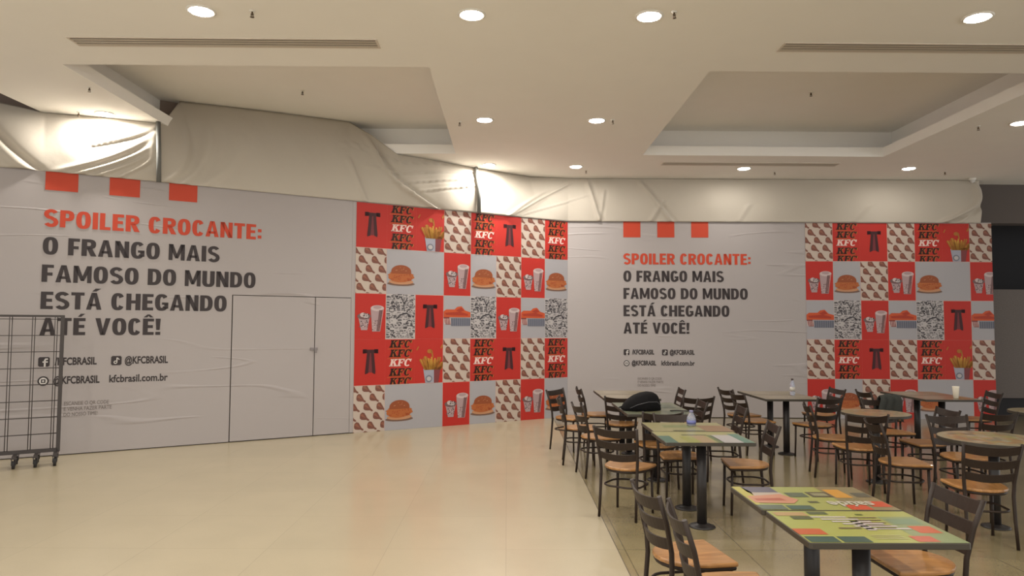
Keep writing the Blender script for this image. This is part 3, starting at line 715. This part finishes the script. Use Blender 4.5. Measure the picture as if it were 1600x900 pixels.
CH = [
 (1.09, 6.40, 56, 'chair seen from behind at the left front, beside the water bottle tables'),
 (1.05, 8.06, 12, 'chair with its back almost edge-on, just behind the chair at the left front'),
 (.91, 8.74, -4, 'chair standing right on the floor joint, overlapping the leftmost chair'),
 (1.28, 10.05, 3, 'far chair seen edge-on against the white banner beside the picture panel'),
 (.87, 9.67, -38, 'leftmost chair, its back in front of the picture panel of the left banner'),
 (1.48, 9.10, 80, 'chair seen from behind, left of the black backpack'),
 (1.60, 7.55, 92, 'chair seen from behind, its slats dark under the table with the backpack'),
 (1.70, 6.93, 270, 'chair tucked under the far side of the water bottle tables'),
 (2.22, 9.98, 179, 'small far chair seen edge-on to the right of the black backpack'),
 (2.37, 9.12, 100, 'chair with a wide slatted back behind the water bottle'),
 (2.08, 8.42, 180, 'chair edge-on just right of the backpack table, partly hidden by the water bottle'),
 (3.36, 10.08, 12, 'farther of the two parallel chairs left of the far bottle table'),
 (3.33, 9.45, 8, 'nearer of the two parallel chairs left of the far bottle table'),
 (2.36, 7.86, 176, 'dark chair cluttered against the two parallel chairs, facing left'),
 (2.20, 6.52, 174, 'chair on the right side of the water bottle tables, facing left'),
 (3.98, 9.12, 112, 'chair on the near side of the table with the far bottle'),
 (4.52, 10.15, 185, 'far chair right of the table with the far bottle, facing left'),
 (3.71, 8.06, -14, 'chair in open floor facing right, left of the near mosaic-topped round table'),
 (3.70, 7.44, 84, 'chair seen from behind, pushed against the small round table'),
 (3.72, 6.64, -8, 'chair facing right with a clear wooden seat, between the two round tables'),
 (3.77, 5.66, 80, 'large chair at the right edge of the photo, seen from behind at the round table'),
 (2.20, 3.86, 181, 'front right chair facing left against the green printed tables'),
 (1.02, 3.96, 10, 'front chair with its whole wooden seat visible, left of the green tables'),
 (1.09, 3.46, -3, 'nearest chair at the bottom edge, its back edge-on'),
 (4.62, 8.50, 271, 'chair behind the small round table with a dark jacket on it'),
 (4.48, 6.92, 270, 'chair behind the large round table, facing the viewer'),
 (4.58, 7.72, 180, 'chair right of the small round table, facing left'),
 (6.48, 9.75, 172, 'far chair right of the table with the white cup'),
 (5.15, 7.65, 96, 'chair seen from behind near the right edge, in front of the dark shop'),
 (5.22, 9.80, 0, 'far chair left of the table with the white cup'),
]
ch0 = make_chair()
for i, (x, y, a, lab) in enumerate(CH):
    o = ch0 if i == 0 else copy_tree(ch0)
    o.location = (x, y, 0); o.rotation_euler = (0, 0, math.radians(a-90)); o['label'] = lab; o['group'] = 'slat-backed metal chairs with wooden seats'

# ================================================================== TABLES
PC = {}
def pc(col): 
    k = 'print_%02x%02x%02x' % col
    return mat(k, tuple(int(c_*.74) for c_ in col), .28, spec=.5, coat=.15)
def top_print(name, W2, polys, parent):
    """polys in table coordinates, z stacked in thin layers"""
    cols = []; bm = bmesh.new()
    for pts, col, lay in polys:
        if col not in cols: cols.append(col)
        vs = [bm.verts.new((x, y, .7505+lay*.0006)) for x, y in pts]
        try: f = bm.faces.new(vs); f.material_index = cols.index(col); f.normal_update(); (f.normal_flip() if f.normal.z < 0 else None)
        except ValueError: pass
    return finish(name, bm, [pc(c) for c in cols], parent)
def table(x, y, wd, dp, lab, kind, rnd_=False, rz=0, group=None):
    t = thing('pedestal_table', lab, 'table', (x, y, 0), rz, group)
    bm = bmesh.new()
    if rnd_:
        prism(bm, ell(0, 0, wd/2, dp/2, 48), .722, .75)
    else:
        r = .012; hx, hy = wd/2, dp/2
        prism(bm, [(-hx+r, -hy), (hx-r, -hy), (hx, -hy+r), (hx, hy-r), (hx-r, hy), (-hx+r, hy), (-hx, hy-r), (-hx, -hy+r)], .722, .75)
    finish('tabletop', bm, M_EDGE, t, bevel=.003)
    bm = bmesh.new(); lathe(bm, [(.041, .012), (.041, .712)], 20); finish('pedestal', bm, M_BLACKM, t, smooth=False)
    bm = bmesh.new(); lathe(bm, [(.11, 0), (.11, .008), (.09, .016), (.05, .022), (.042, .03)], 28); finish('base_plate', bm, M_BLACKM, t)
    bm = bmesh.new(); box(bm, -.15, -.02, .708, .15, .02, .722); box(bm, -.02, -.15, .708, .02, .15, .722); finish('top_bracket', bm, M_BLACKM, t)
    hx, hy = wd/2-.006, dp/2-.006; R4 = lambda a, b, c, d: [(a, b), (c, b), (c, d), (a, d)]
    rd = random.Random(int(x*100+y*37)); P = []
    if rnd_:
        P.append((ell(0, 0, hx, hy, 48), (196, 182, 142), 0)); pal = [(206, 188, 150), (214, 174, 116), (198, 186, 120), (170, 168, 140), (220, 206, 176), (196, 150, 104), (150, 146, 118)]
        n = 11; s = 2*hx/n
        for i in range(n):
            for j in range(n):
                cx, cy = -hx+(i+.5)*s, -hy+(j+.5)*s
                if math.hypot(abs(cx)+s/2, abs(cy)+s/2) < hx:
                    q = s*.46; c = rd.choice(pal)
                    if (i+j) % 2: P.append(([(cx-q, cy-q), (cx+q, cy-q), (cx+q, cy+q), (cx-q, cy+q)], c, 1))
                    else: P += [([(cx-q, cy-q), (cx+q, cy-q), (cx+q, cy+q)], c, 1), ([(cx-q, cy-q), (cx+q, cy+q), (cx-q, cy+q)], rd.choice(pal), 1)]
    elif kind == 'green_front':
        g = (186, 190, 96); P.append((R4(-hx, -hy, hx, hy), g, 0)); P.append((R4(hx*.45, -hy, hx, hy*.6), (152, 168, 116), 1))
        P += [(R4(-hx*.98, -hy*.98, -hx*.60, -hy*.66), (52, 92, 82), 2), (R4(-hx*.56, -hy*.98, -hx*.2, -hy*.66), (52, 92, 82), 2), (R4(-hx, -hy*.55, -hx*.62, -hy*.2), (216, 104, 56), 2),
              (R4(-hx*.78, hy*.4, -hx*.5, hy*.62), (90, 96, 52), 2), (R4(-hx*.45, hy*.75, -hx*.18, hy*.95), (92, 108, 70), 2), (R4(-hx*.95, hy*.65, -hx*.5, hy*.9), (204, 164, 112), 2),
              (R4(hx*.38, -hy*.95, hx*.66, -hy*.62), (220, 104, 74), 2), (R4(hx*.62, -hy*.45, hx*.92, -hy*.02), (224, 104, 56), 2), (R4(hx*.5, hy*.1, hx*.9, hy*.45), (130, 160, 124), 2)]
        w_ = (226, 216, 210); b_ = (120, 104, 82)
        for k in range(6): P.append((R4(-hx*(.5-.1*k), hy*(.52-.15*k), -hx*(.0-.12*k), hy*(.60-.15*k)), w_, 3))
        P.append(([(-hx*.05, hy*.3), (hx*.06, hy*.3), (hx*.12, -hy*.3), (hx*.0, -hy*.3)], w_, 3))
        for k in range(5): P.append((R4(hx*.02+k*.012, hy*(.5-.17*k), hx*.42, hy*(.55-.17*k)), b_, 3))
        for k in range(3): P.append((R4(-hx*.1, -hy*(.62+.09*k), hx*.3, -hy*(.595+.09*k)), (216, 206, 150), 3))
        P.append((R4(-hx*.35, -hy*.2, -hx*.05, -hy*.13), b_, 3)); P.append((R4(hx*.2, hy*.7, hx*.3, hy*.78), (96, 120, 44), 3))
    elif kind == 'green_back':
        P.append((R4(-hx, -hy, hx, hy), (178, 182, 96), 0)); P.append((R4(hx*.35, -hy, hx, hy), (150, 140, 96), 1))
        P += [([(-hx, hy), (-hx*.86, hy), (-hx*.8, hy*.5), (-hx*.9, -hy*.4), (-hx, -hy*.9)], (206, 196, 84), 2), (R4(-hx*.86, hy*.45, -hx*.38, hy*.98), (96, 92, 112), 2), ([(-hx*.84, hy*.45), (-hx*.36, hy*.45), (-hx*.36, hy*.0), (-hx*.84, hy*.1)], (206, 188, 168), 2),
              ([(-hx*.96, hy*.1), (-hx*.4, hy*.3), (-hx*.25, -hy*.2), (-hx*.4, -hy*.5), (-hx*.96, -hy*.45)], (222, 150, 116), 3), ([(-hx*.9, -hy*.1), (-hx*.5, -hy*.05), (-hx*.45, -hy*.25), (-hx*.9, -hy*.28)], (196, 96, 70), 4),
              (R4(-hx, -hy*.98, -hx*.62, -hy*.62), (96, 112, 92), 3), (R4(-hx*.58, -hy*.98, -hx*.22, -hy*.66), (66, 100, 84), 3), (R4(-hx*.3, hy*.05, 0, hy*.45), (92, 108, 78), 2),
              (R4(hx*.05, hy*.05, hx*.38, hy*.5), (84, 84, 62), 2), (R4(hx*.1, hy*.15, hx*.33, hy*.4), (160, 160, 118), 3), (R4(hx*.4, -hy*.0, hx*.66, hy*.75), (232, 168, 60), 2), (R4(hx*.74, hy*.05, hx*.98, hy*.45), (90, 96, 76), 2),
              (R4(hx*.3, -hy*.98, hx*.62, -hy*.6), (222, 84, 44), 2), (R4(hx*.7, -hy*.75, hx*.98, -hy*.3), (222, 84, 44), 2), (R4(-hx*.15, -hy*.45, 0, -hy*.3), (90, 96, 60), 2)]
    elif kind == 'multi':
        P.append((R4(-hx, -hy, hx, hy), (190, 184, 118), 0))
        P += [(R4(-hx, -hy, -hx*.72, hy*.2), (86, 130, 112), 1), (R4(-hx*.5, -hy, -hx*.2, hy*.1), (176, 178, 84), 1), (R4(-hx*.2, -hy, hx*.12, hy*.3), (196, 168, 124), 1), (R4(hx*.18, -hy, hx*.3, hy*.3), (120, 140, 92), 2),
              (R4(hx*.28, -hy, hx*.74, hy*.35), (212, 206, 204), 2), (R4(hx*.74, -hy, hx*.98, hy*.6), (96, 148, 128), 2), (R4(-hx*.4, hy*.3, hx*.2, hy*.42), (96, 104, 60), 2)]
    elif kind == 'multi_back':
        P.append((R4(-hx, -hy, hx, hy), (184, 176, 122), 0)); P += [(R4(hx*.3, -hy, hx, hy*.3), (168, 128, 86), 1), (R4(-hx*.6, -hy*.2, hx*.1, hy*.4), (150, 160, 104), 1), (R4(-hx*.5, -hy*.95, hx*.3, -hy*.8), (92, 100, 60), 2)]
    elif kind == 'dull':
        P.append((R4(-hx, -hy, hx, hy), (140, 144, 120), 0)); P += [(R4(-hx*.6, -hy*.5, hx*.1, hy*.6), (164, 160, 124), 1), (R4(hx*.2, -hy, hx*.8, hy*.1), (106, 118, 98), 1)]
    else:
        P.append((R4(-hx, -hy, hx, hy), (182, 166, 138), 0)); P += [(R4(-hx*.7, -hy*.6, -hx*.1, hy*.5), (196, 182, 156), 1), (R4(hx*.2, -hy*.8, hx*.8, hy*.2), (170, 156, 118), 1)]
    pr = top_print('printed_surface', None, P, t)
    if kind == 'green_back':
        W3 = lambda a, b, c=0: Vector((hx*.78-a, -hy*.42-b+.02, .7505+.0030))
        font_text('printed_word', W3, 'saúde', 0, 0, .15, pc((224, 218, 196)), t, width=.24, bold=.004)
    return t
TB = [
 (1.687, 3.383, .716, .535, 'nearest green printed table at the bottom right with teal and orange squares', 'green_front'),
 (1.683, 3.922, .73, .525, 'green printed table directly behind the nearest one, with a photo print at its left', 'green_back'),
 (1.655, 6.015, .74, .59, 'front half of the water bottle table pair, with a white block printed on it', 'multi'),
 (1.680, 6.61, .74, .575, 'rear half of the table pair carrying the water bottle', 'multi_back'),
 (1.650, 7.79, .74, .56, 'front table under the black backpack', 'dull'),
 (1.650, 8.36, .74, .56, 'rear table behind the black backpack', 'dull'),
 (1.62, 9.36, .74, .56, 'nearer table of the far left pair, behind the backpack', 'plain'),
 (1.62, 9.93, .74, .56, 'farthest table of the left row, its pale top left of the backpack', 'plain'),
 (3.715, 9.38, .745, .56, 'nearer table of the pair with the far bottle', 'plain'),
 (3.715, 9.95, .745, .56, 'farther table of the pair with the far bottle', 'plain'),
 (5.82, 9.42, .76, .56, 'nearer table of the pair carrying the white cup', 'plain'),
 (5.82, 9.99, .76, .56, 'farther table of the pair carrying the white cup', 'plain'),
]
for x, y, a, b, lab, k in TB: table(x, y, a, b, lab, k, group='rectangular pedestal tables')
table(4.05, 7.74, .70, .70, 'smaller looking round mosaic table in the middle of the right group', 'r', True, group='round mosaic tables')
table(4.16, 6.03, .84, .84, 'larger looking round mosaic table near the right edge', 'r', True, rz=.4, group='round mosaic tables')
table(6.08, 7.92, .74, .74, 'round table cut off by the right edge in front of the dark shop', 'r', True, group='round mosaic tables')

# ================================================================== THINGS ON THE TABLES
TZT = .7525
M_PET = mat('clear_plastic', (214, 220, 235), .08, spec=.6)
M_PET.node_tree.nodes['Principled BSDF'].inputs['Transmission Weight'].default_value = .75
M_PET.node_tree.nodes['Principled BSDF'].inputs['IOR'].default_value = 1.15
def bottle(x, y, lab, labelcol, capcol, s=1.0):
    t = thing('water_bottle', lab, 'bottle', (x, y, TZT), 0)
    bm = bmesh.new(); lathe(bm, [(r*s, z*s) for r, z in ((.028, 0), (.032, .008), (.032, .04), (.030, .045), (.032, .05), (.032, .12), (.030, .135), (.022, .165), (.0125, .185), (.0125, .2))], 24); finish('bottle_body', bm, M_PET, t, smooth=True)
    bm = bmesh.new(); lathe(bm, [(.0335*s, .055*s), (.0335*s, .105*s)], 24); finish('bottle_label', bm, mat('label_'+labelcol[0], labelcol[1], .5), t, smooth=True)
    bm = bmesh.new(); lathe(bm, [(.0155*s, .196*s), (.0155*s, .214*s), (.013*s, .217*s)], 18); finish('bottle_cap', bm, mat('cap_'+capcol[0], capcol[1], .4), t)
t = thing('water_bottle', 'squat clear water bottle with a bluish label on the middle table pair', 'bottle', (1.745, 6.68, TZT))
bm = bmesh.new(); lathe(bm, [(.036, 0), (.042, .006), (.042, .055), (.040, .07), (.030, .098), (.016, .118), (.0145, .13)], 28); finish('bottle_body', bm, M_PET, t, smooth=True)
bm = bmesh.new(); lathe(bm, [(.0432, .018), (.0432, .05)], 28); finish('bottle_label', bm, mat('label_blue', (92, 96, 150), .5), t, smooth=True)
bm = bmesh.new(); lathe(bm, [(.018, .124), (.018, .14), (.015, .143)], 18); finish('bottle_cap', bm, mat('cap_pale', (120, 118, 150), .4), t)
bottle(3.90, 9.62, 'clear bottle standing on the far table in front of the right banner', ('paper', (176, 170, 160)), ('dark', (70, 56, 54)), 1.05)
t = thing('paper_cup', 'white paper cup on the far right table pair', 'cup', (5.95, 9.32, TZT))
bm = bmesh.new(); prof = [(.030, 0), (.042, .15), (.045, .155), (.042, .155), (.029, .004)]
lathe(bm, prof, 28); finish('cup_body', bm, mat('cup_paper', (240, 232, 214), .6), t, smooth=True)
# small flat tray, cable and keys on the backpack table
bm = bmesh.new(); tube(bm, [(0, 0, .006), (.05, .03, .006), (.12, .0, .008), (.18, -.03, .006), (.26, -.02, .006), (.32, -.05, .006)], .006, 8)
for k in range(10): pass
o = finish('dark_strap', bm, mat('strap_black', (34, 30, 28), .7), smooth=True); o.location = (1.80, 7.78, TZT-.0005); o.name = 'bag_strap'
tag(o, 'thin dark strap lying on the table right of the backpack', 'strap')
# backpack
t = thing('backpack', 'black rounded backpack lying on a table', 'backpack', (1.50, 7.88, TZT+.004), math.radians(4))
M_BAG = mat('black_nylon', (14, 13, 14), .85, noise=.2, nscale=25, bump=.3, bscale=12, spec=.15)
bm = bmesh.new()
nu, nv = 28, 16; G = []
for i in range(nu+1):
    u = i/nu; x = -.215+.43*u
    ks = [(0, .03), (.05, .075), (.16, .12), (.3, .16), (.48, .19), (.66, .202), (.8, .194), (.91, .168), (.975, .11), (1, .04)]
    for (a_, ha), (b_, hb) in zip(ks, ks[1:]):
        if a_ <= u <= b_: hgt = ha+(hb-ha)*(u-a_)/(b_-a_)
    hgt = max(.012, hgt); dep = .15*max(.12, math.sin(PI*min(1, max(.02, u*.92+.06)))**.5)
    G.append([bm.verts.new((x, -dep*math.copysign(abs(math.cos(PI*j/nv))**.8, math.cos(PI*j/nv)), hgt*abs(math.sin(PI*j/nv))**.7)) for j in range(nv+1)])
for i in range(nu):
    for j in range(nv): f = bm.faces.new((G[i][j], G[i+1][j], G[i+1][j+1], G[i][j+1])); f.smooth = True
    bm.faces.new((G[i][0], G[i][nv], G[i+1][nv], G[i+1][0]))
bm.faces.new(G[0]); bm.faces.new(list(reversed(G[-1])))
bmesh.ops.recalc_face_normals(bm, faces=bm.faces); finish('bag_body', bm, M_BAG, t)
bm = bmesh.new(); tube(bm, [(-.16, -.13, .03), (-.08, -.155, .07), (.04, -.16, .10), (.14, -.15, .10), (.19, -.12, .06)], .004, 6); finish('zip', bm, mat('zip_grey', (64, 62, 64), .4), t, smooth=True)
bm = bmesh.new(); tube(bm, [(-.19, -.03, .02), (-.235, -.06, .028), (-.255, -.03, .03), (-.225, .02, .03), (-.17, .04, .05)], .011, 8, flat=(1, .5)); finish('shoulder_strap', bm, M_BAG, t, smooth=True)
# jacket over the chair behind the small round table
cx, cy = 4.62, 8.50
def cloth_over(loc, rz, w0, drop_f, drop_b, zt_, mat_, name, label, cat):
    bm = bmesh.new(); nu, nv = 22, 22; G = []; rd = random.Random(3)
    for i in range(nu+1):
        u = -1+2*i/nu; row = []
        for j in range(nv+1):
            s = j/nv; L = drop_f+drop_b
            d = s*L
            if d < drop_f: z = zt_-(drop_f-d); y = .03
            else: z = zt_-(d-drop_f); y = -.05
            k = max(0, 1-abs(d-drop_f)/.04); z += .012*k; y = y*(1-k)+(-.01)*k
            spread = 1+.22*min(1, abs(d-drop_f)/.2)
            y += math.copysign(.014*math.sin(u*9+s*3)+.01, y) if k < .5 else 0
            row.append(bm.verts.new((u*w0*spread+.01*math.sin(s*9), y+.03*u*u*0, z-.02*u*u+.015*math.sin(u*7)*(1-k))))
        G.append(row)
    for i in range(nu):
        for j in range(nv): f = bm.faces.new((G[i][j], G[i+1][j], G[i+1][j+1], G[i][j+1])); f.smooth = True
    bmesh.ops.recalc_face_normals(bm, faces=bm.faces)
    o = finish(name, bm, mat_, smooth=True); o.location = loc; o.rotation_euler = (0, 0, rz)
    md = o.modifiers.new('thickness', 'SOLIDIFY'); md.thickness = .012; md.offset = 1
    tag(o, label, cat); return o
cloth_over((4.75, 8.745, 0), PI, .125, .30, .24, .845, mat('dark_green_cloth', (42, 44, 40), .85, bump=.4, bscale=10), 'jacket', 'dark jacket hung over the chair behind the small round table', 'jacket')

# ================================================================== WIRE GRID RACK
t = thing('grid_rack', 'black wire grid display rack on casters at the left edge of the photo', 'rack', (-5.42, 8.60, 0), TH)
RH = 1.78; RW = 1.7
def bar(bm, a, b, r): tube(bm, [a, b], r, 4, flat=(1.3, 1.3))
bm = bmesh.new(); s = .021
box(bm, -s, -s, .14, s, s, RH); finish('upright_post', bm, M_RACK, t, bevel=.004)
bm = bmesh.new(); box(bm, -RW-s, -s, .14, -RW+s, s, RH); finish('upright_post', bm, M_RACK, t, bevel=.004)
bm = bmesh.new(); box(bm, -RW, -.016, RH-.026, 0, .016, RH); finish('top_rail', bm, M_RACK, t)
bm = bmesh.new(); box(bm, -RW, -s, .138, 0, s, .18); finish('bottom_rail', bm, M_RACK, t)
for side in (-1, 1):
    bm = bmesh.new(); y = side*.014
    z = RH-.05
    k = 0
    while z > .19:
        tube(bm, [(-RW+.02, y, z), (-.02, y, z)], .0045, 6); z -= .196; k += 1
    x = -.065
    while x > -RW+.05:
        tube(bm, [(x+side*.012, y, .165), (x+side*.012, y, RH-.026)], .0045, 6); x -= .225
    finish('wire_grid', bm, M_RACK, t)
for k, cx_ in enumerate((-.02, -.21, -.42)):
    bm = bmesh.new(); box(bm, cx_-.02, -.20, .118, cx_+.02, .20, .14); f_ = finish('foot_bar', bm, M_RACK, t)
    for yy in (-.17, .17):
        bm = bmesh.new(); box(bm, cx_-.024, yy-.03, .04, cx_-.018, yy+.02, .112); box(bm, cx_+.018, yy-.03, .04, cx_+.024, yy+.02, .112); box(bm, cx_-.03, yy-.03, .108, cx_+.03, yy+.03, .119)
        cs = finish('caster', bm, M_RACK, f_)
        bm = bmesh.new(); M4 = Matrix.Translation((cx_, yy-.018, .046)) @ Matrix.Rotation(PI/2, 4, 'Y'); prism(bm, ell(0, 0, .046, .046, 24), -.015, .015, M=M4); finish('wheel', bm, M_RUB, f_)
